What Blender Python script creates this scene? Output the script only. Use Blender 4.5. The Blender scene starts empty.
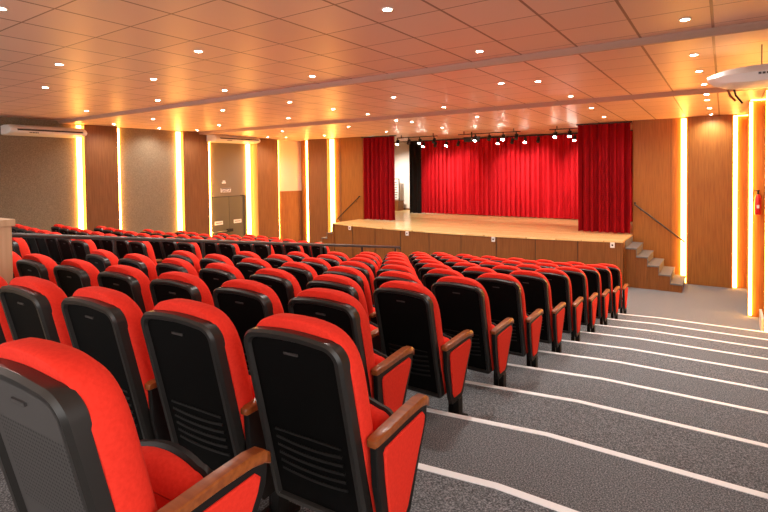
import bpy, math, random
from mathutils import Matrix, Vector

# ------------------------------------------------------------------ camera
SC = bpy.context.scene
COL = SC.collection
EYE = 2.68                                    # height of the eye above the front floor
yaw, pit, rol = .594616, .0256237, -.0122537
fw = Vector((-math.sin(yaw)*math.cos(pit), math.cos(yaw)*math.cos(pit), -math.sin(pit)))
r0 = Vector((math.cos(yaw), math.sin(yaw), 0)); u0 = r0.cross(fw)
rr = r0*math.cos(rol) + u0*math.sin(rol); uu = u0*math.cos(rol) - r0*math.sin(rol)
cam = bpy.data.cameras.new('camera')
cam.sensor_width = 36; cam.lens = 36*503.335/768; cam.shift_y = (183.522-256)/768
cam.clip_start = .05; cam.clip_end = 100
co = bpy.data.objects.new('camera', cam); COL.objects.link(co)
m = Matrix(((rr.x, uu.x, -fw.x), (rr.y, uu.y, -fw.y), (rr.z, uu.z, -fw.z))).to_4x4()
m.translation = (0, 0, EYE); co.matrix_world = m
SC.camera = co

# ------------------------------------------------------------------ light levels
SC.view_settings.view_transform = 'Standard'; SC.view_settings.look = 'None'
SC.view_settings.gamma = 1; SC.view_settings.use_curve_mapping = False
SC.view_settings.exposure = 0.2
W = bpy.data.worlds.new('world'); SC.world = W; W.use_nodes = True
bg = W.node_tree.nodes['Background']
bg.inputs[0].default_value = (1, .95, .91, 1); bg.inputs[1].default_value = 2.7
DOWN_W = 95; LED_E = 34; SPOT_W = 190
SC.cycles.use_denoising = True; SC.cycles.max_bounces = 8; SC.cycles.diffuse_bounces = 5
SC.cycles.sample_clamp_indirect = 6; SC.cycles.caustics_reflective = False; SC.cycles.caustics_refractive = False

# ------------------------------------------------------------------ materials
def mat(name, col, rough=.5, spec=.5, metal=0, sheen=0, emit=None, es=0):
    M = bpy.data.materials.new(name); M.use_nodes = True
    b = M.node_tree.nodes['Principled BSDF']
    b.inputs['Base Color'].default_value = (*col, 1); b.inputs['Roughness'].default_value = rough
    b.inputs['Specular IOR Level'].default_value = spec; b.inputs['Metallic'].default_value = metal
    if sheen: b.inputs['Sheen Weight'].default_value = sheen; b.inputs['Sheen Tint'].default_value = (*col, 1)
    if emit: b.inputs['Emission Color'].default_value = (*emit, 1); b.inputs['Emission Strength'].default_value = es
    return M
class NT:
    def __init__(s, M): s.t = M.node_tree; s.b = s.t.nodes['Principled BSDF']
    def n(s, typ, **k):
        x = s.t.nodes.new(typ)
        for a, v in k.items(): setattr(x, a, v)
        return x
    def l(s, a, b): s.t.links.new(a, b)
    def math(s, op, a, b=None):
        x = s.n('ShaderNodeMath', operation=op)
        for i, v in enumerate((a, b)):
            if v is None: continue
            if isinstance(v, (int, float)): x.inputs[i].default_value = v
            else: s.l(v, x.inputs[i])
        return x.outputs[0]
    def ramp(s, fac, stops):
        x = s.n('ShaderNodeValToRGB'); e = x.color_ramp.elements
        while len(e) < len(stops): e.new(.5)
        for q, (p, c) in zip(e, stops): q.position = p; q.color = (*c, 1)
        s.l(fac, x.inputs[0]); return x.outputs[0]
    def bump(s, h, dist=.002, st=.5):
        x = s.n('ShaderNodeBump'); x.inputs['Distance'].default_value = dist; x.inputs['Strength'].default_value = st
        s.l(h, x.inputs['Height']); s.l(x.outputs[0], s.b.inputs['Normal'])
def noise_mat(name, stops, scale, rough=.8, stretch=(1, 1, 1), bump=.002, spec=.3, detail=4, st=.5, sheen=0):
    M = mat(name, stops[0][1], rough, spec); N = NT(M)
    if sheen: N.b.inputs['Sheen Weight'].default_value = sheen
    tc = N.n('ShaderNodeTexCoord'); mp = N.n('ShaderNodeMapping'); mp.inputs['Scale'].default_value = stretch
    N.l(tc.outputs['Object'], mp.inputs[0])
    ns = N.n('ShaderNodeTexNoise'); ns.inputs['Scale'].default_value = scale; ns.inputs['Detail'].default_value = detail
    N.l(mp.outputs[0], ns.inputs[0]); N.l(N.ramp(ns.outputs[0], stops), N.b.inputs['Base Color'])
    if bump: N.bump(ns.outputs[0], bump, st)
    return M
def wood(name, dark, light, rough=.35, vertical=True, planks=None, spec=.5):
    M = mat(name, light, rough, spec); N = NT(M)
    tc = N.n('ShaderNodeTexCoord'); mp = N.n('ShaderNodeMapping')
    mp.inputs['Scale'].default_value = (14, 14, .7) if vertical else (1.0, 16, 16)
    N.l(tc.outputs['Object'], mp.inputs[0])
    ns = N.n('ShaderNodeTexNoise'); ns.inputs['Scale'].default_value = 3; ns.inputs['Detail'].default_value = 6
    N.l(mp.outputs[0], ns.inputs[0])
    c = N.ramp(ns.outputs[0], [(.3, dark), (.7, light)])
    if planks:
        br = N.n('ShaderNodeTexBrick'); br.inputs['Scale'].default_value = 1; br.inputs['Brick Width'].default_value = planks[0]
        br.inputs['Row Height'].default_value = planks[1]; br.inputs['Mortar Size'].default_value = .002
        br.inputs['Color1'].default_value = (1, 1, 1, 1); br.inputs['Color2'].default_value = (.82, .78, .72, 1); br.inputs['Mortar'].default_value = (.5, .42, .32, 1)
        N.l(tc.outputs['Object'], br.inputs[0])
        mx = N.n('ShaderNodeMixRGB', blend_type='MULTIPLY'); mx.inputs[0].default_value = .8
        N.l(c, mx.inputs[1]); N.l(br.outputs[0], mx.inputs[2]); c = mx.outputs[0]
    N.l(c, N.b.inputs['Base Color']); return M

M_red = noise_mat('red_seat_fabric', [(.3, (.74, .030, .016)), (.7, (.82, .040, .022))], 90, .85, bump=.0006, spec=.15)
M_blk = noise_mat('black_moulded_plastic', [(.3, (.005, .0045, .0045)), (.7, (.009, .008, .0075))], 400, .5, bump=.0003, spec=.3)
M_arm = wood('armrest_varnished_wood', (.20, .045, .010), (.34, .095, .022), .28, vertical=False)
M_panel = wood('brown_wall_wood', (.165, .064, .024), (.24, .10, .040), .45, spec=.3)
M_stagewood = wood('stage_front_wood', (.16, .058, .014), (.235, .090, .024), .5, spec=.25)
M_right = wood('amber_wall_wood', (.25, .088, .016), (.35, .140, .028), .45, spec=.3)
M_pale = wood('pale_counter_wood', (.52, .34, .19), (.62, .43, .26), .5)
M_parquet = wood('stage_floor_boards', (.74, .51, .20), (.86, .66, .32), .25, vertical=False, planks=(1.2, .09))
M_felt = noise_mat('grey_brown_felt', [(.3, (.15, .118, .075)), (.7, (.285, .225, .15))], 60, .95, bump=.003)
M_white = mat('white_paint', (.80, .76, .70), .7, .3)
M_blush = mat('pale_pink_paint', (.62, .50, .42), .8, .2)
M_carpet = noise_mat('grey_carpet', [(.36, (.070, .076, .082)), (.50, (.150, .160, .172)), (.64, (.31, .327, .348))], 135, .95, bump=.004, spec=.1, detail=6)
M_tape = mat('white_nosing_strip', (.92, .95, .97), .5, .4)
M_stepgrey = noise_mat('pale_grey_step_carpet', [(.3, (.11, .11, .112)), (.7, (.17, .17, .17))], 60, .9, bump=.002)
M_metal = mat('dark_brown_metal', (.035, .028, .026), .35, .5, .4)
M_rail = mat('grey_rail_metal', (.085, .075, .072), .38, .5, .5)
M_black = mat('matt_black', (.012, .012, .012), .6, .4)
M_ac = mat('white_enamel', (.80, .77, .72), .35, .5)
M_vent = mat('dark_vent', (.04, .035, .03), .6, .3)
M_chrome = mat('brushed_steel', (.55, .5, .42), .3, .5, 1)
M_door = mat('olive_grey_door_enamel', (.11, .098, .068), .4, .5)
M_ext = mat('red_enamel', (.62, .02, .02), .3, .5)
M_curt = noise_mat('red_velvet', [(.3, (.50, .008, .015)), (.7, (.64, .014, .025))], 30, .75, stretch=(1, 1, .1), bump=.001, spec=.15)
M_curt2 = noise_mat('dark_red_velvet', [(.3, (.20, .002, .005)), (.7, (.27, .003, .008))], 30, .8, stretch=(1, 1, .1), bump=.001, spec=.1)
M_bcurt = mat('black_drape', (.014, .011, .010), .9, .1)
M_led = mat('warm_led_diffuser', (1, .8, .5), .5, .2, emit=(1, .42, .07), es=LED_E)
M_lamp = mat('downlight_glass', (1, .95, .85), .4, .2, emit=(1, .86, .66), es=90)
M_spotlamp = mat('stage_spot_glass', (1, .97, .9), .4, .2, emit=(1, .90, .78), es=140)

def ceiling_mat(name, yline):
    M = mat(name, (.7, .5, .4), .42, .2); N = NT(M)
    tc = N.n('ShaderNodeTexCoord'); sx = N.n('ShaderNodeSeparateXYZ'); N.l(tc.outputs['Object'], sx.inputs[0])
    def lines(o, off, wdt):
        u = N.math('DIVIDE', N.math('SUBTRACT', o, off), .625)
        f = N.math('ABSOLUTE', N.math('SUBTRACT', N.math('FRACT', u), .5))
        return N.math('GREATER_THAN', f, .5-wdt/.625/2), u
    lx, ux = lines(sx.outputs[0], -.095, .024); ly, uy = lines(sx.outputs[1], yline, .014)
    ln = N.math('MAXIMUM', lx, ly)
    fx = N.math('FLOOR', ux); fy = N.math('FLOOR', uy)
    cb = N.n('ShaderNodeCombineXYZ'); N.l(fx, cb.inputs[0]); N.l(fy, cb.inputs[1])
    wn = N.n('ShaderNodeTexWhiteNoise', noise_dimensions='2D'); N.l(cb.outputs[0], wn.inputs[0])
    c = N.ramp(wn.outputs[0], [(0, (.72, .505, .385)), (1, (.765, .54, .415))])
    mx = N.n('ShaderNodeMixRGB'); N.l(ln, mx.inputs[0]); N.l(c, mx.inputs[1]); mx.inputs[2].default_value = (.30, .16, .10, 1)
    N.l(mx.outputs[0], N.b.inputs['Base Color'])
    mp = N.n('ShaderNodeMapping'); mp.inputs['Scale'].default_value = (1, 60, 1); N.l(tc.outputs['Object'], mp.inputs[0])
    ns = N.n('ShaderNodeTexNoise'); ns.inputs['Scale'].default_value = 1.0; ns.inputs['Detail'].default_value = 2; N.l(mp.outputs[0], ns.inputs[0])
    h = N.math('ADD', N.math('MULTIPLY', ns.outputs[0], .12), N.math('MULTIPLY', ln, -1.0))
    N.bump(h, .004, .6)
    return M

# ------------------------------------------------------------------ mesh helpers
class MB:
    def __init__(s): s.v = []; s.f = []; s.sm = []
    def add(s, vs, fs, smooth=False):
        o = len(s.v); s.v += [tuple(p) for p in vs]; s.f += [tuple(i+o for i in f) for f in fs]; s.sm += [smooth]*len(fs); return s
    def box(s, x0, x1, y0, y1, z0, z1):
        vs = [(x, y, z) for x in (x0, x1) for y in (y0, y1) for z in (z0, z1)]
        return s.add(vs, [(0, 1, 3, 2), (4, 6, 7, 5), (0, 4, 5, 1), (2, 3, 7, 6), (0, 2, 6, 4), (1, 5, 7, 3)])
    def prism(s, poly, z0, z1):                         # vertical prism over an (x, y) outline
        n = len(poly); vs = [(x, y, z0) for x, y in poly] + [(x, y, z1) for x, y in poly]
        return s.add(vs, [tuple(range(n))[::-1], tuple(range(n, 2*n))] + [(i, (i+1) % n, n+(i+1) % n, n+i) for i in range(n)])
    def rings(s, R, smooth=True, cap0=True, cap1=True):  # loops of equal length joined one to the next
        n = len(R[0]); vs = [p for r in R for p in r]; fs = []
        for k in range(len(R)-1):
            for i in range(n): j = (i+1) % n; fs.append((k*n+i, k*n+j, (k+1)*n+j, (k+1)*n+i))
        if cap0: fs.append(tuple(range(n))[::-1])
        if cap1: fs.append(tuple(range((len(R)-1)*n, len(R)*n)))
        return s.add(vs, fs, smooth)
    def tube(s, pts, r, n=8):
        R = []; pts = [Vector(p) for p in pts]
        for i, p in enumerate(pts):
            d = (pts[min(i+1, len(pts)-1)]-pts[max(i-1, 0)]).normalized()
            a = d.cross(Vector((0, 0, 1))); a = a.normalized() if a.length > .05 else Vector((1, 0, 0)); b = d.cross(a)
            R.append([p+a*(r*math.cos(t*2*math.pi/n))+b*(r*math.sin(t*2*math.pi/n)) for t in range(n)])
        return s.rings(R)
    def lathe(s, prof, c=(0, 0, 0), n=20):
        return s.rings([[(c[0]+r*math.cos(t*2*math.pi/n), c[1]+r*math.sin(t*2*math.pi/n), c[2]+z) for t in range(n)] for r, z in prof])
    def build(s, name, M, parent=None, bevel=0, loc=None, fix=True):
        me = bpy.data.meshes.new(name); me.from_pydata(s.v, [], s.f)
        me.polygons.foreach_set('use_smooth', [bool(x) for x in s.sm]); me.update()
        if fix:
            import bmesh
            b = bmesh.new(); b.from_mesh(me); bmesh.ops.recalc_face_normals(b, faces=b.faces); b.to_mesh(me); b.free()
        if any(s.sm): me.set_sharp_from_angle(angle=math.radians(38))
        me.materials.append(M)
        o = bpy.data.objects.new(name, me); COL.objects.link(o); o.parent = parent
        if loc: o.location = loc
        if bevel:
            q = o.modifiers.new('bevel', 'BEVEL'); q.width = bevel; q.segments = 2; q.limit_method = 'ANGLE'
        return o
def tag(o, label, cat, group=None):
    o['label'] = label; o['category'] = cat
    if group: o['group'] = group
    return o
def struct(o): o['kind'] = 'structure'; return o
def empty(name, loc, label, cat, group=None, rz=0):
    o = bpy.data.objects.new(name, None); COL.objects.link(o); o.location = loc; o.rotation_euler = (0, 0, rz); o.empty_display_size = .1
    return tag(o, label, cat, group)
def copy_tree(o, parent=None):
    c = o.copy(); COL.objects.link(c); c.parent = parent
    for ch in KIDS[o.name]:
        d = ch.copy(); COL.objects.link(d); d.parent = c
        for g in KIDS.get(ch.name, []):
            e = g.copy(); COL.objects.link(e); e.parent = d
    return c
KIDS = {}
def register(*roots):
    for o in bpy.data.objects:
        if o.parent: KIDS.setdefault(o.parent.name, [])
    for o in bpy.data.objects:
        if o.parent and o not in KIDS[o.parent.name]: KIDS[o.parent.name].append(o)
ORD = ['first', 'second', 'third', 'fourth', 'fifth', 'sixth', 'seventh', 'eighth', 'ninth', 'tenth', 'eleventh', 'twelfth', 'thirteenth']

# ------------------------------------------------------------------ structure: tiers
Y0, T, RISE, Z0 = 9.66, .82, .1155, .12
XM = -6.0
def drop(x):                                     # how far a row bows away from the stage towards the room's middle
    u = min(5.1, max(0, 5.1-abs(x-XM))); return .16*u-.012*u*u
def nose(k, x): return Y0-T*k-drop(x)
def tread(j): return 0.0 if j < 0 else Z0+RISE*j
xs = [-13.7, -12.4, -11.1]+[-10.9+.35*i for i in range(29)]+[-.9, -.4, 0, 1.35]
xs = sorted(set(round(x, 3) for x in xs))
fl = MB(); fl.box(-13.7, 1.35, 8.6, 18, -.15, 0)
for k in range(14):
    back = [(x, nose(k+1, x)-.06 if k < 13 else -3.0) for x in xs]
    fl.prism([(x, nose(k, x)) for x in xs]+back[::-1], -.15, tread(k))
struct(fl.build('floor', M_carpet))
for k in range(11):
    b = MB(); sx = [x for x in xs if x >= -2.6]; sx[-1] = .52 if k < 3 else 1.3
    z = tread(k)
    for i in range(len(sx)-1):
        a, c = sx[i], sx[i+1]
        b.add([(a, nose(k, a)-.042, z+.004), (c, nose(k, c)-.042, z+.004), (c, nose(k, c)+.004, z+.004), (a, nose(k, a)+.004, z+.004),
               (a, nose(k, a)+.004, z-.02), (c, nose(k, c)+.004, z-.02), (a, nose(k, a)-.042, z-.001), (c, nose(k, c)-.042, z-.001)],
              [(0, 1, 2, 3), (3, 2, 5, 4), (0, 6, 7, 1)])
    struct(b.build('trim_%d' % (k+1), M_tape, fix=False))

# ceiling in three flat bays, each lower than the one before
H1, H2, H3, H4 = EYE+1.335, EYE+1.27, EYE+1.195, EYE+1.135
CX0, CX1 = -13.9, 1.4
c = MB().box(CX0, CX1, -3, 5.85, H1, H1+.2); struct(c.build('ceiling', ceiling_mat('ceiling_tiles_rear', 5.66)))
c = MB().box(CX0, CX1, 5.85, 9.77, H2, H2+.26); struct(c.build('ceiling.001', ceiling_mat('ceiling_tiles_middle', 5.81)))
c = MB().add([(x, y, z) for x in (CX0, CX1) for y, z in ((9.77, H3), (13.4, H4), (18, H4), (18, H4+.3), (9.77, H4+.4))],
             [(0, 1, 6, 5), (1, 2, 7, 6), (2, 3, 8, 7), (3, 4, 9, 8), (4, 0, 5, 9), (4, 3, 2, 1, 0), (5, 6, 7, 8, 9)])
struct(c.build('ceiling.002', ceiling_mat('ceiling_tiles_front', 9.73)))
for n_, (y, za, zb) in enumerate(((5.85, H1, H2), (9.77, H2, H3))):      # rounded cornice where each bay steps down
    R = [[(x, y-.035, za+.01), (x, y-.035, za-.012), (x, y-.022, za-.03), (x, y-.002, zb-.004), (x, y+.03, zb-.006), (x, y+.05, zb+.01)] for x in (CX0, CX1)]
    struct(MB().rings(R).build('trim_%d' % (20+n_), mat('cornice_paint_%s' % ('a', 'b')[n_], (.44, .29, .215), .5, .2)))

# left wall: felt ground, wooden panels standing out from it
FX, PX = -13.66, -13.5
TOP = 4.2
struct(MB().box(FX-.2, FX, 2.0, 10.25, -.1, TOP).build('wall_left', M_felt))
def panel(n, poly, M, z0=0, z1=TOP):
    return struct(MB().prism(poly, z0, z1).build('trim_%d' % n, M))
panel(31, [(FX, 6.37), (PX, 6.37), (PX, 7.22), (FX, 7.22)], M_panel)
panel(32, [(FX, 9.20), (PX, 9.20), (PX, 10.09), (FX, 10.09)], M_panel)
# door bay
struct(MB().box(FX-.2, FX+.06, 10.09, 11.98, 1.90, TOP).build('wall_left_over_door', M_felt))
struct(MB().box(FX-.2, FX+.06, 11.62, 11.98, -.1, 1.90).build('wall_left_beside_door', M_felt))
struct(MB().box(FX-.35, FX-.25, 10.0, 11.8, -.1, 1.95).build('wall_left_door_reveal', M_black))
panel(33, [(-13.7, 11.86), (-13.20, 11.83), (-13.12, 12.72), (-13.7, 12.78)], M_panel)
# corner bay with white wall over a wooden dado
struct(MB().prism([(-13.75, 12.78), (-13.30, 12.85), (-12.98, 13.78), (-13.4, 14.0)], 0, TOP).build('wall_corner_left', M_blush))
panel(34, [(-13.32, 12.84), (-13.24, 12.90), (-12.95, 13.72), (-13.03, 13.8)], M_panel, 0, 1.98)
panel(35, [(-12.99, 13.75), (-12.93, 13.72), (-12.50, 13.52), (-12.5, 13.9), (-12.99, 14.0)], M_right)
# wall around the stage opening
OX0, OX1 = -9.98, -1.84
struct(MB().prism([(-12.6, 13.5), (OX0, 13.5), (OX0, 13.68), (-12.6, 13.68)], 0, TOP).build('wall_front_left', M_right))
panel(36, [(-12.32, 13.38), (-11.41, 13.38), (-11.41, 13.5), (-12.32, 13.5)], M_panel)
struct(MB().prism([(OX1, 13.5), (.9, 13.5), (.9, 13.68), (OX1, 13.68)], 0, TOP).build('wall_front_right', M_right))
panel(37, [(-.70, 13.38), (.15, 13.38), (.15, 13.5), (-.70, 13.5)], M_right)
struct(MB().box(-10.98, -10.9, 13.49, 13.502, 0, TOP).build('trim_38', M_panel))
struct(MB().box(-1.03, -1.022, 13.495, 13.502, 0, TOP).build('trim_39', M_panel))
# right wall in steps that widen towards the back
struct(MB().prism([(.42, 11.15), (.62, 11.15), (.62, 13.5), (.42, 13.5)], 0, TOP).build('wall_right', M_right))
panel(40, [(.36, 11.03), (.80, 11.03), (.80, 11.15), (.36, 11.15)], M_right)
struct(MB().prism([(.66, 9.95), (.9, 9.95), (.9, 11.15), (.66, 11.15)], 0, TOP).build('wall_right_middle', M_right))
panel(41, [(.535, 9.83), (1.3, 9.83), (1.3, 9.97), (.535, 9.97)], M_right)
struct(MB().box(1.25, 1.4, 1.5, 9.83, 0, TOP).build('wall_right_rear', M_right))
struct(MB().box(.50, .535, 9.9, 10.55, 0, .26).build('baseboard_right', M_blush))

# stage house
struct(MB().box(-13.6, .9, 17.6, 17.75, 0, TOP).build('wall_stage_back', M_white))
struct(MB().box(-12.72, -12.57, 13.69, 17.6, 0, TOP).build('wall_stage_left', M_white))
struct(MB().box(.62, .9, 13.68, 17.6, 0, TOP).build('wall_stage_right', M_white))
SZ = 1.06
def edge(x): return 11.62+(x+5.95)**2*.028
ex = [-10.16+.4*i for i in range(21)]+[-1.84]
ex = [x for x in ex if x < -1.9]+[-1.84]
deck = [(x, edge(x)) for x in ex]+[(-1.84, 13.5), (-1.84, 17.6), (-13.4, 17.6), (-13.4, 13.69), (-10.16, 13.69)]
deck = [(x, edge(x)) for x in ex]+[(-1.84, 13.69), (.6, 13.69), (.6, 17.59), (-12.55, 17.59), (-12.55, 13.69), (-9.97, 13.69), (-9.97, 13.49), (-10.16, 13.49)]
st = empty('stage', (-6, 13, 0), 'raised wooden stage with a bowed brown front and honey coloured floor', 'stage')
def rel(b, o):                                     # shift a builder into an empty's frame
    b.v = [(x-o[0], y-o[1], z-o[2]) for x, y, z in b.v]; return b
rel(MB().prism(deck, SZ-.035, SZ), (-6, 13, 0)).build('stage_floor', M_parquet, st)
fr = [(x, edge(x)+.02) for x in ex]; bk = [(x, edge(x)+.07) for x in ex]
f_ = rel(MB().prism(fr+bk[::-1], 0, SZ-.035), (-6, 13, 0)).build('front_panel', M_stagewood, st)
sm_ = MB()
for i in range(1, 9):
    x = -10.16+i*.925; sm_.box(x-.004, x+.004, edge(x)+.012, edge(x)+.03, 0, SZ-.04)
rel(sm_, (-6, 13, 0)).build('panel_joint', M_black, st)
rel(MB().box(-1.90, -1.84, 12.1, 13.49, 0, SZ-.035), (-6, 13, 0)).build('side_panel', M_stagewood, st)
rel(MB().box(-10.16, -10.10, 12.1, 13.49, 0, SZ-.035), (-6, 13, 0)).build('side_panel', M_stagewood, st)
for x, t in ((-2.05, 'beside the right-hand stair'), (-4.68, 'right of the middle'), (-7.15, 'left of the middle'), (-9.35, 'beside the left-hand stair')):
    o = empty('wall_socket', (x, edge(x), .965), 'small white socket plate on the stage front, '+t, 'socket', 'white socket plates along the stage front')
    MB().box(-.045, .045, -.006, .018, -.06, .06).build('plate', M_ac, o, .003)
    MB().box(-.018, .018, -.009, -.005, -.02, .02).build('outlet', M_vent, o)
def stair(sgn, name_):
    x0 = -1.84 if sgn > 0 else -10.16
    o = empty('stage_stair', (x0, 12.9, 0), name_, 'stair', 'stairs at the ends of the stage')
    for i in range(5):
        z = SZ-.176*(i+1); a, b = sorted((x0+sgn*.22*i+sgn*.002, x0+sgn*.22*(i+1)))
        lo = MB().box(a-x0, b-x0, 12.37-12.9, 13.44-12.9, 0, z-.03); lo.build('stair_block', M_stagewood, o)
        a2, b2 = sorted((x0+sgn*.22*i, x0+sgn*.22*(i+1)+sgn*.02))
        MB().box(a2-x0, b2-x0, 12.35-12.9, 13.44-12.9, z-.03, z).build('tread', M_stepgrey, o, .004)
        e = x0+sgn*.22*i; a3, b3 = sorted((e+sgn*.001, e+sgn*.012))
        MB().box(a3-x0, b3-x0, 12.36-12.9, 13.44-12.9, z, z+.145).build('riser', M_stepgrey, o)
    return o
stair(1, 'short stair of pale grey treads at the right end of the stage')
stair(-1, 'short stair of pale treads at the left end of the stage')
def handrail(xa, za, xb, zb, lab):
    o = empty('stair_handrail', (xa, 13.49, za), lab, 'handrail', 'wall handrails above the stage stairs')
    d = (xb-xa, zb-za)
    MB().tube([(0, -.005, .03), (0, -.06, .04), (.0, -.09, 0), (d[0], -.09, d[1]), (d[0], -.07, d[1]-.02), (d[0], -.005, d[1]-.02)], .019).build('rail', M_metal, o)
    for t in (.12, .88):
        MB().tube([(d[0]*t, .0, d[1]*t-.05), (d[0]*t, -.05, d[1]*t-.05), (d[0]*t, -.09, d[1]*t)], .009).build('bracket', M_metal, o)
handrail(-1.78, 1.79, -.76, .97, 'dark metal handrail sloping down the wall above the right-hand stair')
handrail(-10.10, 1.79, -11.10, .97, 'dark metal handrail sloping down the wall above the left-hand stair')

# curtains
def curtain(name, x0, x1, y, z0, z1, M, folds, amp, seed, lab, hem=True):
    rnd = random.Random(seed); n = int((x1-x0)/.022); b = MB(); xc = (x0+x1)/2
    o = empty(name, (xc, y, z0), lab, 'curtain')
    ph = [rnd.uniform(0, 6.28) for _ in range(5)]
    rows = 14; P = []
    for side in (0, 1):
        for r in range(rows+1):
            t = r/rows; z = (z1-z0)*t
            for i in range(n+1):
                x = x0+(x1-x0)*i/n; w = x*folds
                A = amp*(1-.35*t)
                yy = A*math.sin(w*2*math.pi+.9*math.sin(x*2.1+ph[0])+.4*math.sin(3*t+ph[1])*(1-t))+A*.45*math.sin(w*2*math.pi*.53+ph[2]+.5*(1-t))+A*.25*math.sin(w*2*math.pi*1.9+ph[3])
                P.append((x-xc+.25*A*math.sin(w*4*math.pi+ph[4]), yy+side*.006, z))
    N_ = (n+1)*(rows+1); F = []
    for s_ in (0, 1):
        for r in range(rows):
            for i in range(n):
                a = s_*N_+r*(n+1)+i; q = (a, a+1, a+n+2, a+n+1); F.append(q if s_ == 0 else q[::-1])
    for r in range(rows):
        for i in (0, n):
            a = r*(n+1)+i; F.append((a, a+n+1, a+n+1+N_, a+N_))
    for i in range(n):
        F.append((i, i+N_, i+1+N_, i+1)); a = rows*(n+1)+i; F.append((a, a+1, a+1+N_, a+N_))
    b.add(P, F, True); b.build('drape', M, o, fix=False)
    MB().box(x0-xc-.03, x1-xc+.03, -.03, .05, z1-z0, z1-z0+.03).build('curtain_track', M_black, o)
    return o
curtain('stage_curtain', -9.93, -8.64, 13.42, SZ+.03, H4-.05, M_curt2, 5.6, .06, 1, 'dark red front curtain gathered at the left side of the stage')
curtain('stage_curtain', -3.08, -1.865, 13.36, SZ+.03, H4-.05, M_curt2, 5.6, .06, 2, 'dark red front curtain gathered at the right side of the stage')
curtain('backdrop_curtain', -9.42, -1.2, 16.5, SZ+.02, H4-.06, M_curt, 6.2, .07, 3, 'wide bright red pleated curtain across the back of the stage')
curtain('masking_drape', -9.84, -9.36, 16.3, SZ+.01, H4-.06, M_bcurt, 5, .03, 4, 'narrow black drape at the left edge of the red back curtain')
# rack and bench at the back left of the stage
o = empty('notice_stand', (-11.12, 17.2, SZ+.40), 'black framed sheet stand on the low wooden bench behind the left curtain', 'stand')
for x in (-.28, .22): MB().box(x-.015, x+.015, -.015, .015, 0, .86).build('post', M_black, o)
MB().box(-.295, .235, -.015, .015, .86, .89).build('top_bar', M_black, o)
MB().box(-.26, .20, -.006, .006, .06, .84).build('sheet', M_white, o)
for i in range(7): MB().box(-.2+(i % 2)*.1, .12+(i % 3)*.02, -.012, -.007, .12+.1*i, .15+.1*i).build('black_bar', M_black, o)
o = empty('low_bench', (-11.2, 17.15, SZ), 'low brown wooden bench against the white stage wall', 'bench')
MB().box(-.5, .42, -.22, .25, .36, .40).build('bench_top', M_stagewood, o)
MB().box(-.48, .40, -.20, .23, .0, .36).build('bench_body', M_stagewood, o)
struct(MB().box(-13.4, -9.2, 17.57, 17.6, SZ, SZ+.07).build('baseboard_stage', M_panel))

# double door, signs
dr = MB().box(0, .05, -.78, -.005, 0, 1.88)
o = struct(dr.build('door_1', M_door, loc=(FX+.0, 10.93, 0)))
def push_plate(par, y):
    MB().box(.05, .056, y-.16, y+.16, .98, 1.10).build('push_plate', M_ac, par)
    MB().box(.056, .058, y-.12, y+.12, 1.03, 1.05).build('plate_lettering', M_black, par)
push_plate(o, -.42); MB().tube([(.05, -.7, .76), (.09, -.68, .76), (.09, -.08, .76), (.05, -.06, .76)], .012).build('push_bar', M_chrome, o); MB().box(.05, .12, -.12, -.01, .72, .82).build('door_handle', M_black, o)
o = struct(MB().box(0, .05, .005, .62, 0, 1.88).build('door_2', M_door, loc=(FX+.0, 10.93, 0)))
push_plate(o, .34); MB().box(.05, .12, .01, .10, .72, .82).build('door_handle', M_black, o)
struct(MB().box(FX+.0, FX+.07, 11.55, 11.64, 0, 1.9).build('door_frame', M_black))
def text(s_, size, M, parent, loc, rot, name='lettering', ext=.002):
    cu = bpy.data.curves.new(name, 'FONT'); cu.body = s_; cu.size = size; cu.extrude = ext; cu.align_x = 'CENTER'; cu.align_y = 'CENTER'
    tmp = bpy.data.objects.new('tmp', cu); COL.objects.link(tmp)
    dg = bpy.context.evaluated_depsgraph_get(); me = bpy.data.meshes.new_from_object(tmp.evaluated_get(dg)); bpy.data.objects.remove(tmp)
    me.materials.clear(); me.materials.append(M); t = bpy.data.objects.new(name, me); COL.objects.link(t); t.parent = parent; t.location = loc; t.rotation_euler = rot; return t
o = empty('exit_sign', (FX+.06, 10.80, 2.10), 'small white exit sign plate with dark lettering above the double door', 'sign')
MB().box(0, .015, -.20, .20, -.07, .07).build('sign_plate', M_ac, o)
MB().box(.014, .017, -.19, .19, .04, .065).build('dark_band', M_black, o)
text('SAÍDA', .13, M_black, o, (.018, 0, -.02), (math.pi/2, 0, math.pi/2))
o = empty('emergency_lamp', (FX+.06, 10.72, 2.42), 'small white emergency lamp above the exit sign', 'lamp')
MB().box(0, .04, -.07, .07, -.10, -.05).build('lamp_body', M_ac, o, .006)
for y in (-.05, .05): MB().lathe([(.001, 0), (.02, 0), (.024, .04), (.02, .05), (.001, .05)], (.025, y*.5, -.05), 12).build('lamp_head', M_ac, o)

# ------------------------------------------------------------------ light strips
def led(x, y, sx_, sy_, z0, z1, lab):
    o = empty('light_strip', (x, y, z0), lab, 'light strip', 'warm vertical light strips between the wall panels')
    MB().box(-sx_/2, sx_/2, -sy_/2, sy_/2, .01, z1-z0-.01).build('diffuser', M_led, o)
    MB().box(-sx_/2-.004, sx_/2+.004, -sy_/2-.004, sy_/2+.004, z1-z0-.01, z1-z0).build('end_cap', M_ac, o)
    return o
led(FX+.03, 6.30, .05, .10, 0, H2-.02, 'warm glowing vertical strip under the left-hand air conditioner, beside the first brown panel')
led(FX+.03, 7.29, .05, .07, 0, H2-.02, 'thin glowing strip on the far side of the first brown panel of the left wall')
led(FX+.03, 9.12, .05, .12, 0, H2-.02, 'broad glowing strip on the near side of the second brown panel of the left wall')
led(FX+.10, 10.15, .05, .04, 0, H2-.31, 'thin glowing strip between the second brown panel and the double door')
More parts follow.
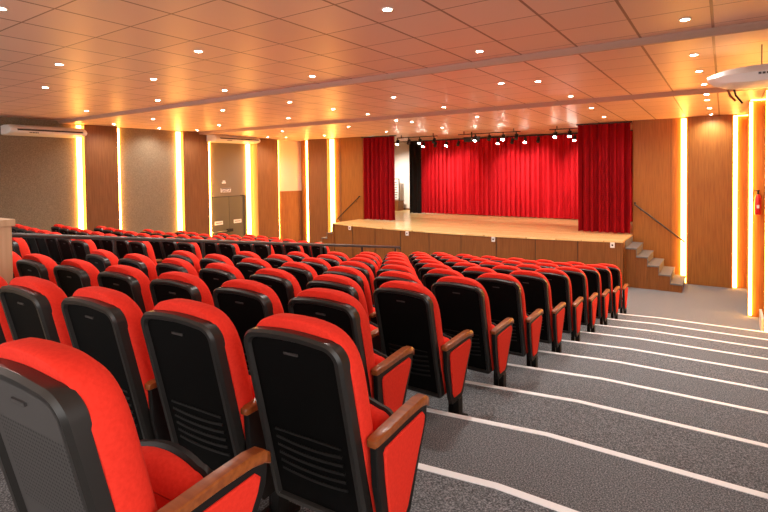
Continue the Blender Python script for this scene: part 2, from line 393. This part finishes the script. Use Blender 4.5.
led(FX+.09, 11.74, .05, .14, 0, H2-.31, 'broad glowing strip right of the double door')
led(-13.22, 12.80, .03, .025, 0, H4-.01, 'thin glowing strip between the third brown panel and the corner recess')
led(-12.42, 13.46, .07, .05, 0, H4-.02, 'thin glowing strip between the corner recess and the panel next to the stage')
led(-11.27, 13.47, .16, .04, .0, H4-.02, 'broad glowing strip on the front wall left of the stage stair')
led(-.775, 13.475, .10, .045, 0, H4-.02, 'glowing strip on the front wall right of the stage stair')
led(.20, 13.475, .07, .045, 0, H4-.02, 'glowing strip in the right-hand corner beside the wide wood panel')
led(.39, 11.005, .045, .045, 0.02, H3-.06, 'glowing strip on the edge of the right-hand wall pier near the extinguisher')
led(.56, 9.80, .05, .05, 0.02, H3-.02, 'glowing strip at the right edge of the picture on the nearest wall pier')
for i, (a, b_, y, lab) in enumerate(((.17, .42, 13.46, 'short horizontal light line over the right-hand corner recess'), (.38, .62, 11.0, 'short horizontal light line over the right-hand wall pier'))):
    o = empty('light_line', ((a+b_)/2, y, H4-.04 if i == 0 else H3-.045), lab, 'light strip')
    MB().box(-(b_-a)/2, (b_-a)/2, -.015, .015, 0, .015).build('diffuser', M_led, o)
    MB().box(-(b_-a)/2, (b_-a)/2, -.018, .018, .015, .02).build('backing', M_ac, o)

# ------------------------------------------------------------------ downlights
DL = [(-2.31, 3.5), (-4.79, 1.65), (-6.66, 2.88), (-8.57, 3.5), (-11.11, 5.3), (-12.87, 6.8), (-6.69, 4.11), (-8.54, 5.32), (-11.05, 6.75), (-13.1, 8.18),
      (-4.78, 3.47), (-6.7, 5.34), (-8.44, 6.67), (-11.17, 8.7), (-12.94, 9.29), (-6.56, 6.67), (-8.54, 8.62), (-10.65, 10.5), (-12.15, 12.15), (-12.6, 11.75),
      (-4.78, 5.31), (-6.62, 7.97), (-6.61, 9.16), (-10.6, 12.3), (-8.28, 10.59), (-8.28, 12.41), (-2.29, 5.34), (-4.74, 7.34), (-4.7, 9.14), (-6.44, 10.06),
      (-6.3, 10.55), (-6.38, 12.3), (-4.57, 10.5), (-2.24, 7.33), (-2.24, 9.2), (-2.17, 10.51), (-2.25, 12.21), (-.3, 5.33), (-.29, 6.72), (-.28, 7.91),
      (-.26, 9.2), (-.25, 9.86), (-.26, 10.6), (-.25, 11.9), (-.24, 13.1), (-2.73, 7.15), (-11.3, 15.9)]  # last one is unseen, added over the wing to brighten the white wall
def ceil_z(y): return H1 if y < 5.83 else H2 if y < 9.75 else (H3+(H4-H3)*min(1, (y-9.77)/3.63))
proto = empty('downlight', (0, 0, 0), 'x', 'ceiling light', 'recessed ceiling downlights')
MB().lathe([(.052, .0), (.052, -.004), (.046, -.008), (.036, -.007), (.034, .0)], n=20).build('trim_ring', M_ac, proto)
MB().lathe([(.001, -.006), (.040, -.006), (.040, -.001), (.001, -.001)], n=16).build('lamp_glass', M_lamp, proto)
L = bpy.data.lights.new('downlight_beam', 'SPOT'); L.energy = DOWN_W; L.color = (1, .95, .87); L.spot_size = math.radians(155); L.spot_blend = .8; L.shadow_soft_size = .05
lo = bpy.data.objects.new('light_beam', L); COL.objects.link(lo); lo.parent = proto; lo.location = (0, 0, -.015)
register()
rowsx = [(-.28, 'right-hand'), (-2.3, 'second from right'), (-4.75, 'third from right'), (-6.6, 'middle'), (-8.5, 'third from left'), (-11, 'second from left'), (-13, 'left-hand')]
seen = {}
DLs = sorted(DL, key=lambda p: p[1])
for i, (x, y) in enumerate(DLs):
    o = proto if i == 0 else copy_tree(proto)
    o.location = (x, y, ceil_z(y)-.0005)
    nm = min(rowsx, key=lambda q: abs(q[0]-x))[1]; k = seen.get(nm, 0); seen[nm] = k+1
    bay = 'rear' if y < 5.83 else 'middle' if y < 9.75 else 'front'
    o['label'] = 'ceiling downlight, %s bay, %s of the %s line towards the stage' % (bay, ORD[k], nm)
    o['group'] = 'recessed ceiling downlights'

# ------------------------------------------------------------------ stage lighting
def track(x0, x1, y, z, lab):
    o = empty('lighting_track', ((x0+x1)/2, y, z), lab, 'track', 'black lighting tracks over the stage')
    MB().box(-(x1-x0)/2, (x1-x0)/2, -.018, .018, -.012, .012).build('rail', M_black, o)
    for t in (-.4, .4):
        MB().box((x1-x0)*t-.01, (x1-x0)*t+.01, -.01, .01, .012, ceil_z(y)-z).build('hanger', M_black, o)
track(-8.75, -7.30, 13.75, H4-.09, 'black lighting track hanging above the left part of the stage')
track(-6.60, -4.70, 13.75, H4-.09, 'black lighting track hanging above the middle of the stage')
track(-3.90, -1.95, 13.75, H4-.09, 'black lighting track hanging above the right part of the stage')
track(-11.0, -2.6, 15.1, H4-.13, 'long black lighting track further back over the stage')
SP = [(-10.7, 15.1, 1, 'added unseen to light the white wing wall'), (-8.75, 13.75, 1, 'left end of the left track'), (-8.33, 13.75, 0, 'unlit, second on the left track'), (-7.93, 13.75, 1, 'third on the left track'), (-7.42, 13.75, 0, 'unlit, right end of the left track'),  # first spot is added behind the left curtain to brighten the white wall
      (-6.05, 13.75, 1, 'left part of the middle track'), (-5.62, 13.75, 0, 'unlit, second on the middle track'), (-5.20, 13.75, 1, 'third on the middle track'), (-4.82, 13.75, 0, 'unlit, right end of the middle track'),
      (-3.75, 13.75, 1, 'left part of the right track'), (-3.38, 13.75, 1, 'middle of the right track'),
      (-8.55, 15.1, 1, 'left end of the rear track'), (-8.1, 15.1, 0, 'unlit, second on the rear track'), (-7.68, 15.1, 1, 'third on the rear track'), (-7.25, 15.1, 0, 'unlit, fourth on the rear track'),
      (-5.88, 15.1, 1, 'fifth on the rear track'), (-5.42, 15.1, 0, 'unlit, sixth on the rear track'), (-5.02, 15.1, 1, 'seventh on the rear track'), (-4.62, 15.1, 0, 'unlit, eighth on the rear track'), (-3.57, 15.1, 1, 'right end of the rear track')]
def spot_proto(lit):
    o = empty('stage_spotlight', (0, 0, 0), 'x', 'spotlight', 'stage spotlights on the black tracks')
    MB().box(-.012, .012, -.012, .012, -.06, 0).build('stem', M_black, o)
    MB().box(-.05, .05, -.008, .008, -.075, -.06).build('yoke', M_black, o)
    h = MB(); R = []
    for r, d in ((.03, -.10), (.045, -.09), (.048, 0), (.055, .06), (.052, .065)):
        R.append([(r*math.cos(t*math.pi/8), r*math.sin(t*math.pi/8), -d) for t in range(16)])
    h.rings(R); hd = h.build('lamp_can', M_black, o, loc=(0, 0, -.14)); hd.rotation_euler = (math.radians(-32), 0, 0)
    if lit:
        g = MB().lathe([(.001, -.075), (.03, -.072), (.045, -.066), (.045, -.06), (.001, -.06)], n=16).build('lens', M_spotlamp, o, loc=(0, 0, -.14)); g.rotation_euler = (math.radians(-32), 0, 0)
    return o
plit, pun = spot_proto(1), spot_proto(0); register()
used = set()
for x, y, lit, lab in SP:
    base = plit if lit else pun
    if y > 15:                                      # the rear spots turn towards the curtain, the front ones too
        pass
    o = base if lit not in used else copy_tree(base); used.add(lit)
    o.location = (x, y, (H4-.102 if y < 14.5 else H4-.142)); o['label'] = 'black track spotlight over the stage, '+lab
    if lit:
        l = bpy.data.lights.new('stage_beam', 'SPOT'); l.energy = SPOT_W*(.55 if y > 15 else .7)*(4.5 if x < -10 else 1); l.color = (1, .88, .76); l.spot_size = math.radians(68); l.spot_blend = .9; l.shadow_soft_size = .04
        lo = bpy.data.objects.new('light_beam', l); COL.objects.link(lo); lo.parent = o; lo.location = (0, .05, -.22)
        lo.rotation_euler = (math.radians(58 if y > 15 else 50), 0, 0)
o = empty('projector', (-6.3, 14.05, H4), 'black projector box hanging from a pole over the stage', 'projector')
MB().box(-.015, .015, -.015, .015, -.16, 0).build('pole', M_black, o)
MB().box(-.20, .20, -.14, .14, -.30, -.16).build('projector_body', M_black, o, .01)
MB().box(-.26, .26, -.02, .02, -.17, -.155).build('mount_bar', M_black, o)
MB().lathe([(.001, 0), (.03, 0), (.03, .02), (.001, .02)], (.08, -.15, -.24), 12).build('projector_lens', M_chrome, o)

# ------------------------------------------------------------------ air conditioners
def ac_unit(loc, length, rz, lab):
    o = empty('air_conditioner', loc, lab, 'air conditioner', 'long white air conditioners under the ceiling', rz)
    h = .24; prof = [(0, 0), (0, .22), (-.12, .235), (-.42, .225), (-.56, .17), (-.62, .09), (-.58, .04), (-.40, .0)]
    R = []
    for x, s_ in ((-length/2, .86), (-length/2+.03, .97), (-length/2+.07, 1), (length/2-.07, 1), (length/2-.03, .97), (length/2, .86)):
        R.append([(x, -.28+(y+.28)*s_, .11+(z-.11)*s_) for y, z in prof])
    MB().rings(R).build('casing', M_ac, o)
    MB().add([(-length/2+.12, -.60, .165-.04), (length/2-.12, -.60, .165-.04), (length/2-.12, -.625, .085), (-length/2+.12, -.625, .085)], [(0, 1, 2, 3)]).build('air_outlet', M_vent, o)
    for i in range(2):
        a = -length/2+.14 if i == 0 else .02; b_ = -.02 if i == 0 else length/2-.14
        MB().box(a, b_, -.635, -.60, .06, .085).build('louvre', M_ac, o)
    lg = MB()
    for i in range(6): lg.box(-length*.28+i*.032, -length*.28+i*.032+.02, -.612, -.606, .035, .06)
    lg.build('logo_bars', M_rail, o)
    return o
ac_unit((FX+.02, 5.43, H1-.42), 1.62, math.pi/2, 'long white air conditioner high on the felt wall at the far left')
ac_unit((-13.60, 10.93, H2-.30), 1.80, math.pi/2, 'long white air conditioner above the double door')
# mounted face-on by the right wall
a3 = empty('air_conditioner', (.52, 6.9, H2-.44), 'white air conditioner under the ceiling at the upper right corner', 'air conditioner', 'long white air conditioners under the ceiling')
R = []
prof = [(.0, .02), (.0, .23), (-.20, .235), (-.52, .20), (-.60, .12), (-.56, .03), (-.40, -.02), (-.2, -.01)]
for x, s_, dz in ((-.68, .18, .02), (-.62, .5, .0), (-.50, .82, 0), (-.30, .97, 0), (-.1, 1, 0), (.3, 1, 0), (.62, .97, 0), (.70, .8, 0)):
    R.append([(x, -.25+(y+.25)*s_, .11+(z-.11)*s_+dz) for y, z in prof])
MB().rings(R).build('casing', M_ac, a3)
for x in (-.2, .4): MB().box(x-.005, x+.005, -.3, -.29, .22, .44).build('hanger', M_rail, a3)
lg = MB()
for i in range(6): lg.box(-.24+i*.034, -.24+i*.034+.022, -.60, -.588, .092, .112)
lg.build('logo_bars', M_rail, a3)
MB().tube([(-.5, -.2, .03), (-.47, -.2, -.06), (-.42, -.2, -.12)], .012).build('drain_pipe', M_arm, a3)
MB().tube([(-.44, -.2, .02), (-.42, -.2, -.06), (-.36, -.2, -.15)], .010).build('cable', M_black, a3)

# ------------------------------------------------------------------ extinguisher
o = empty('fire_extinguisher', (.49, 10.95, EYE-.85), 'red fire extinguisher hanging on the amber wood pier at the far right', 'fire extinguisher')
MB().lathe([(.001, 0), (.05, 0), (.058, .015), (.058, .30), (.045, .35), (.02, .375), (.001, .375)], n=18).build('cylinder', M_ext, o)
MB().lathe([(.018, .37), (.018, .43), (.03, .43), (.03, .45), (.001, .45)], n=12).build('valve', M_black, o)
MB().tube([(.0, -.02, .43), (-.06, -.03, .45), (-.085, -.03, .38), (-.075, -.03, .25)], .011).build('hose', M_black, o)
MB().box(-.022, .022, -.062, -.055, .12, .18).build('instruction_label', M_ac, o)
MB().box(-.02, .02, .05, .08, .30, .40).build('wall_hook', M_black, o)
o.scale = (.85, .9, .95)

# ------------------------------------------------------------------ guard rail and booth
def rail_z(y): return EYE-.606-.1505*(y-2.09)
ry0, ry1 = 1.70, 9.45
o = empty('guard_rail', (XM, ry1, 0), 'long dark metal guard rail descending past the middle aisle', 'rail')
MB().tube([(0, ry0-ry1, rail_z(ry0)), (0, 0, rail_z(ry1)), (0, .03, rail_z(ry1)-.03)], .026, 10).build('top_rail', M_rail, o)
MB().tube([(0, ry0-ry1, rail_z(ry0)-.42), (0, 0, rail_z(ry1)-.42)], .012).build('lower_rail', M_metal, o)
y = 9.29
while y > 1.7:
    fz = 0 if y > nose(0, XM) else tread(int((Y0-drop(XM)-y)/T))
    MB().tube([(0, y-ry1, fz), (0, y-ry1, rail_z(y))], .020).build('post', M_metal, o)
    MB().lathe([(.001, 0), (.05, 0), (.05, .008), (.001, .008)], (0, y-ry1, fz), 14).build('base_plate', M_metal, o)
    y -= 1.23
bz = tread(9)
o = empty('control_booth', (-4.76, 1.0, bz), 'pale wooden control booth counter at the left edge of the picture', 'booth')
hb = EYE-.285-bz
MB().box(-.95, .95, -.40, .36, hb-.045, hb).build('counter_top', M_pale, o, .004)
MB().box(.86, .93, .27, .345, 0, hb-.045).build('corner_post', M_pale, o, .004)
MB().box(.88, .915, -.38, .27, 0, hb-.045).build('side_panel', M_pale, o)
MB().box(-.93, .86, .30, .335, 0, hb-.045).build('front_panel', M_pale, o)
MB().box(-.93, -.86, -.38, .335, 0, hb-.045).build('side_panel', M_pale, o)

# ------------------------------------------------------------------ theatre seats
def yc(z):                                       # the lean of the backrest
    t = (z-.30)/.66; return -.024-.155*t
def outline(w0, w1, zb, zs, zt, rt, rb, n=9, dome=0.0):  # half widths bottom/top, rounded corners, domed top
    pts = []
    def arc(cx, cz, rx, rz, a0, a1, m):
        for i in range(m+1):
            a = a0+(a1-a0)*i/m; pts.append((cx+rx*math.cos(a), cz+rz*math.sin(a)))
    arc(w0-rb, zb+rb, rb, rb, -math.pi/2, 0, 4)
    for i in range(1, 6):
        t = i/6; pts.append((w0+(w1-w0)*t, zb+rb+(zs-zb-rb)*t))
    arc(w1-rt, zs, rt, zt-zs, 0, math.pi/2, n)
    if dome:
        for i in range(1, 4): x = (w1-rt)*(1-i/4); pts.append((x, zt+dome*(1-(x/(w1-rt))**2)))
        pts.append((0, zt+dome))
    else: pts.append((0, zt))
    return pts+[(-x, z) for x, z in pts[::-1] if x > 1e-6]
def inset(pts, d):
    n = len(pts); out = []
    for i in range(n):
        a, b = Vector(pts[i-1]), Vector(pts[(i+1) % n]); t = (b-a)
        if t.length < 1e-6: out.append(pts[i]); continue
        t.normalize(); nr = Vector((-t.y, t.x)); out.append((pts[i][0]+nr.x*d, pts[i][1]+nr.y*d))
    return out
def lay(pts, y): return [(x, yc(z)+y, z) for x, z in pts]

def dots_mat():
    M = mat('perforated_plastic_lit_grey', (.02, .018, .017), .5, .3); N = NT(M)
    tc = N.n('ShaderNodeTexCoord'); sp = N.n('ShaderNodeSeparateXYZ'); N.l(tc.outputs['Object'], sp.inputs[0])
    P = .0125
    def cell(o): return N.math('SUBTRACT', N.math('FRACT', N.math('DIVIDE', o, P)), .5)
    fx, fz = cell(sp.outputs[0]), cell(sp.outputs[2])
    r = N.math('SQRT', N.math('ADD', N.math('MULTIPLY', fx, fx), N.math('MULTIPLY', fz, fz)))
    hole = N.math('LESS_THAN', r, .27)
    ins = N.math('MULTIPLY', N.math('LESS_THAN', sp.outputs[2], .80), N.math('GREATER_THAN', sp.outputs[2], .545))
    insx = N.math('LESS_THAN', N.math('ABSOLUTE', sp.outputs[0]), .165)
    hole = N.math('MULTIPLY', hole, N.math('MULTIPLY', ins, insx))
    mx = N.n('ShaderNodeMixRGB'); N.l(hole, mx.inputs[0]); mx.inputs[1].default_value = (.062, .056, .054, 1); mx.inputs[2].default_value = (.001, .001, .001, 1)
    N.l(mx.outputs[0], N.b.inputs['Base Color'])
    N.bump(N.math('MULTIPLY', hole, -1), .002, .8)
    return M
M_perf = dots_mat(); M_rib = mat('dark_grey_rib_plastic', (.010, .009, .0085), .4, .4); M_rim = mat('brown_black_rim_plastic', (.016, .014, .0125), .36, .5)
M_pan = mat('black_back_panel_plastic', (.003, .0028, .0027), .6, .06)
def make_seat(end):
    o = empty('theatre_seat', (0, 0, 0), 'x', 'seat', 'x')
    S = outline(.226, .228, .20, .872, .945, .080, .03, dome=.010)              # shell seen from behind
    b = MB()
    b.rings([lay(inset(S, .036), .020), lay(inset(S, .034), .010), lay(inset(S, .027), -.003), lay(inset(S, .010), -.004), lay(S, .008), lay(S, .050), lay(inset(S, .012), .058)], cap0=False)
    b.build('shell_rim', M_rim, o)
    sh = MB().rings([lay(inset(S, .024), .012), lay(inset(S, .024), .034)], False).build('back_panel', M_pan, o)
    lp = MB()
    lp.rings([[(x, yc(z)+dy, z) for x, z in ((-.032, .866), (.032, .866), (.032, .875), (-.032, .875))] for dy in (.014, .006)], False)
    lp.build('label_clip', M_rail, sh)
    sl = MB()
    for z, t in ((.530, .0035), (.485, .005), (.450, .005), (.415, .005), (.380, .005), (.345, .005)):
        R = []
        for i in range(9):
            u = -1+i/4; x = .155*u; zz = z+(0 if z > .5 else .012*u*u)
            R.append([(x, yc(zz)+dy, zz+dz) for dy, dz in ((.014, -t), (.006, -t), (.006, t), (.014, t))])
        sl.rings(R, False)
    sl.build('louvre_ribs', M_rib, sh)
    C = outline(.230, .239, .20, .74, 1.0, .2, .04)                # cushion, crown and cheeks show past the shell
    C = [p for p in C if p[1] <= .735]; h_ = len(C)//2; top = []
    for i in range(25):
        a = math.pi*i/24; cc, ss = math.cos(a), math.sin(a)
        top.append((.239*math.copysign(abs(cc)**.66, cc), .74+.255*abs(ss)**.66))
    C = C[:h_]+top+C[h_:]
    b = MB()
    b.rings([lay(inset(C, .03), .042), lay(inset(C, .006), .045), lay(C, .056), lay(C, .078), lay(inset(C, .002), .108), lay(inset(C, .018), .136), lay(inset(C, .045), .156), lay(inset(C, .09), .164)])
    b.build('back_cushion', M_red, o)
    # seat tipped up in front of the back
    Q = outline(.190, .200, .30, .49, .545, .07, .05, 8, .02)
    def sl_(pts, y): return [(x, .175+(z-.32)*.22+y, z) for x, z in pts]
    MB().rings([sl_(inset(Q, .05), -.046), sl_(inset(Q, .02), -.040), sl_(inset(Q, .003), -.02), sl_(Q, 0), sl_(inset(Q, .004), .018)]).build('seat_cushion', M_red, o)
    Q2 = outline(.196, .206, .29, .49, .552, .075, .05, 8, .022)
    MB().rings([sl_(inset(Q2, .012), .012), sl_(Q2, .02), sl_(inset(Q2, .004), .042), sl_(inset(Q2, .03), .056)]).build('seat_shell', M_blk, o)
    MB().box(-.215, .235, .13, .17, .335, .37).build('hinge_bar', M_blk, o)
    # standard on the right-hand side: wooden arm, black frame, leg
    X = .264 if end else .250
    A = []
    for y, zc, hw, hh in ((-.040, .566, .012, .006), (-.036, .57, .019, .012), (-.023, .574, .023, .015), (.06, .576, .024, .015), (.20, .582, .024, .016), (.31, .582, .024, .018), (.36, .574, .024, .020), (.385, .558, .021, .018), (.393, .544, .014, .010)):
        A.append([(X+hw*cx, y, zc-.008+hh*cz) for cx, cz in ((-1, -.8), (-.85, -1), (.85, -1), (1, -.8), (1, .7), (.85, .95), (.4, 1), (-.4, 1), (-.85, .95), (-1, .7))])
    MB().rings(A).build('armrest', M_arm, o)
    fr = [(-.028, .560), (-.018, .40), (.03, .20), (.055, .155), (.19, .155), (.225, .185), (.31, .36), (.372, .48), (.380, .548), (.34, .570), (.15, .568)]
    def yz(pts, x): return [(x, y, z) for y, z in pts]
    MB().rings([yz(fr, X-.014), yz(fr, X+.014)], False).build('side_frame', M_blk, o, .004)
    if end:
        f2 = [(.020, .508), (.030, .41), (.058, .23), (.078, .198), (.165, .198), (.188, .22), (.270, .37), (.335, .480), (.345, .512), (.325, .532), (.15, .528), (.035, .522)]
        cy = sum(p[0] for p in f2)/len(f2); cz = sum(p[1] for p in f2)/len(f2)
        def sc(pts, s_): return [(cy+(y-cy)*s_, cz+(z-cz)*s_) for y, z in pts]
        q = MB().rings([yz(f2, X+.012), yz(f2, X+.018), yz(sc(f2, .96), X+.023)], False).build('side_panel_inset', M_red, o)
        q['label'] = 'red upholstered side panel'
    MB().box(X-.022, X+.022, .13, .195, 0.012, .17).build('leg', M_blk, o, .003)
    MB().box(X-.085, X-.045, .18, .235, 0.012, .30).build('leg', M_blk, o, .003)
    MB().box(X-.10, X+.03, .13, .26, 0, .014).build('foot', M_blk, o)
    return o
seat_mid, seat_end = make_seat(False), make_seat(True); register()
free = {False: seat_mid, True: seat_end}
def place(x, j, end, label, group):
    src = free[end]
    o = src if src is not None and not src.get('placed') else copy_tree(src)
    src['placed'] = 1
    if 'placed' in o.keys() and o is not src: del o['placed']
    y = nose(j+1, x)+.03
    rot_ = math.radians((3 if j > 7 else 0)+(x+1.8)*1.2) if x > XM else math.radians(-4)
    rr_ = random.Random(int(x*1000)+j*77)
    o.location = (x, y, tread(j)); o.rotation_euler = (0, 0, rot_+math.radians(rr_.uniform(-.6, .6)))
    o['label'] = label; o['group'] = group
    return o
NUM = ['front', 'second', 'third', 'fourth', 'fifth', 'sixth', 'seventh', 'eighth', 'ninth', 'tenth', 'eleventh', 'rearmost']
XO = -1.80
for j in range(-1, 11):
    pitch = {5: .525, 6: .54, 7: .558, 8: .562, 9: .555}.get(j, .515)
    cols = list(range(7))
    dx, dy = (-.10, .04) if j == 10 else (0, 0)
    if j == 9: cols = [-1, 0, 1, 2, 3]
    if j == 10: cols = [-1]
    if j == 8: cols = list(range(7))
    last = cols[0]
    for n_, c_ in enumerate(cols):
        x = XO+.011*(7-min(j, 7))-c_*pitch+dx
        row = NUM[j+1]
        if j == 9: x = -1.285-.555*(c_+1)
        if j == 10: lab = 'nearest red seat with perforated black back, cut by the lower left picture corner'
        elif n_ == 0: lab = 'aisle seat with red side panel, %s row from the stage, right-hand block' % row
        else: lab = 'red and black seat, %s from the right aisle, %s row of the right-hand block' % (ORD[n_], row)
        o = place(x, j, n_ == 0, lab, 'theatre seats of the right-hand block'); o.location.y += dy
        if j == 10: o_near = o
for j in range(0, 9):
    nc = 6 if j < 2 else 7 if j < 4 else 8
    if j == 7: nc = 5
    if j == 8: continue
    for c_ in range(nc):
        x = -7.36-c_*.515
        lab = ('red and black seat next to the guard rail, %s row of the left-hand block' % NUM[j]) if c_ == 0 else \
            'red and black seat, %s from the guard rail, %s row of the left-hand block' % (ORD[c_], NUM[j])
        place(x, j, c_ == 0, lab, 'theatre seats of the left-hand block')
for ch in [c for c in bpy.data.objects if c.parent is o_near]:      # nearest seat's perforated plate, greyed to paint in the light on it
    if ch.name.startswith('back_panel'):
        ch.data = ch.data.copy(); ch.data.materials.clear(); ch.data.materials.append(M_perf); ch['label'] = 'perforated back panel, its grey painted in as light'
        for g in [g for g in bpy.data.objects if g.parent is ch and g.name.startswith('louvre')]: bpy.data.objects.remove(g)
for s_ in (seat_mid, seat_end):
    if 'placed' in s_.keys(): del s_['placed']
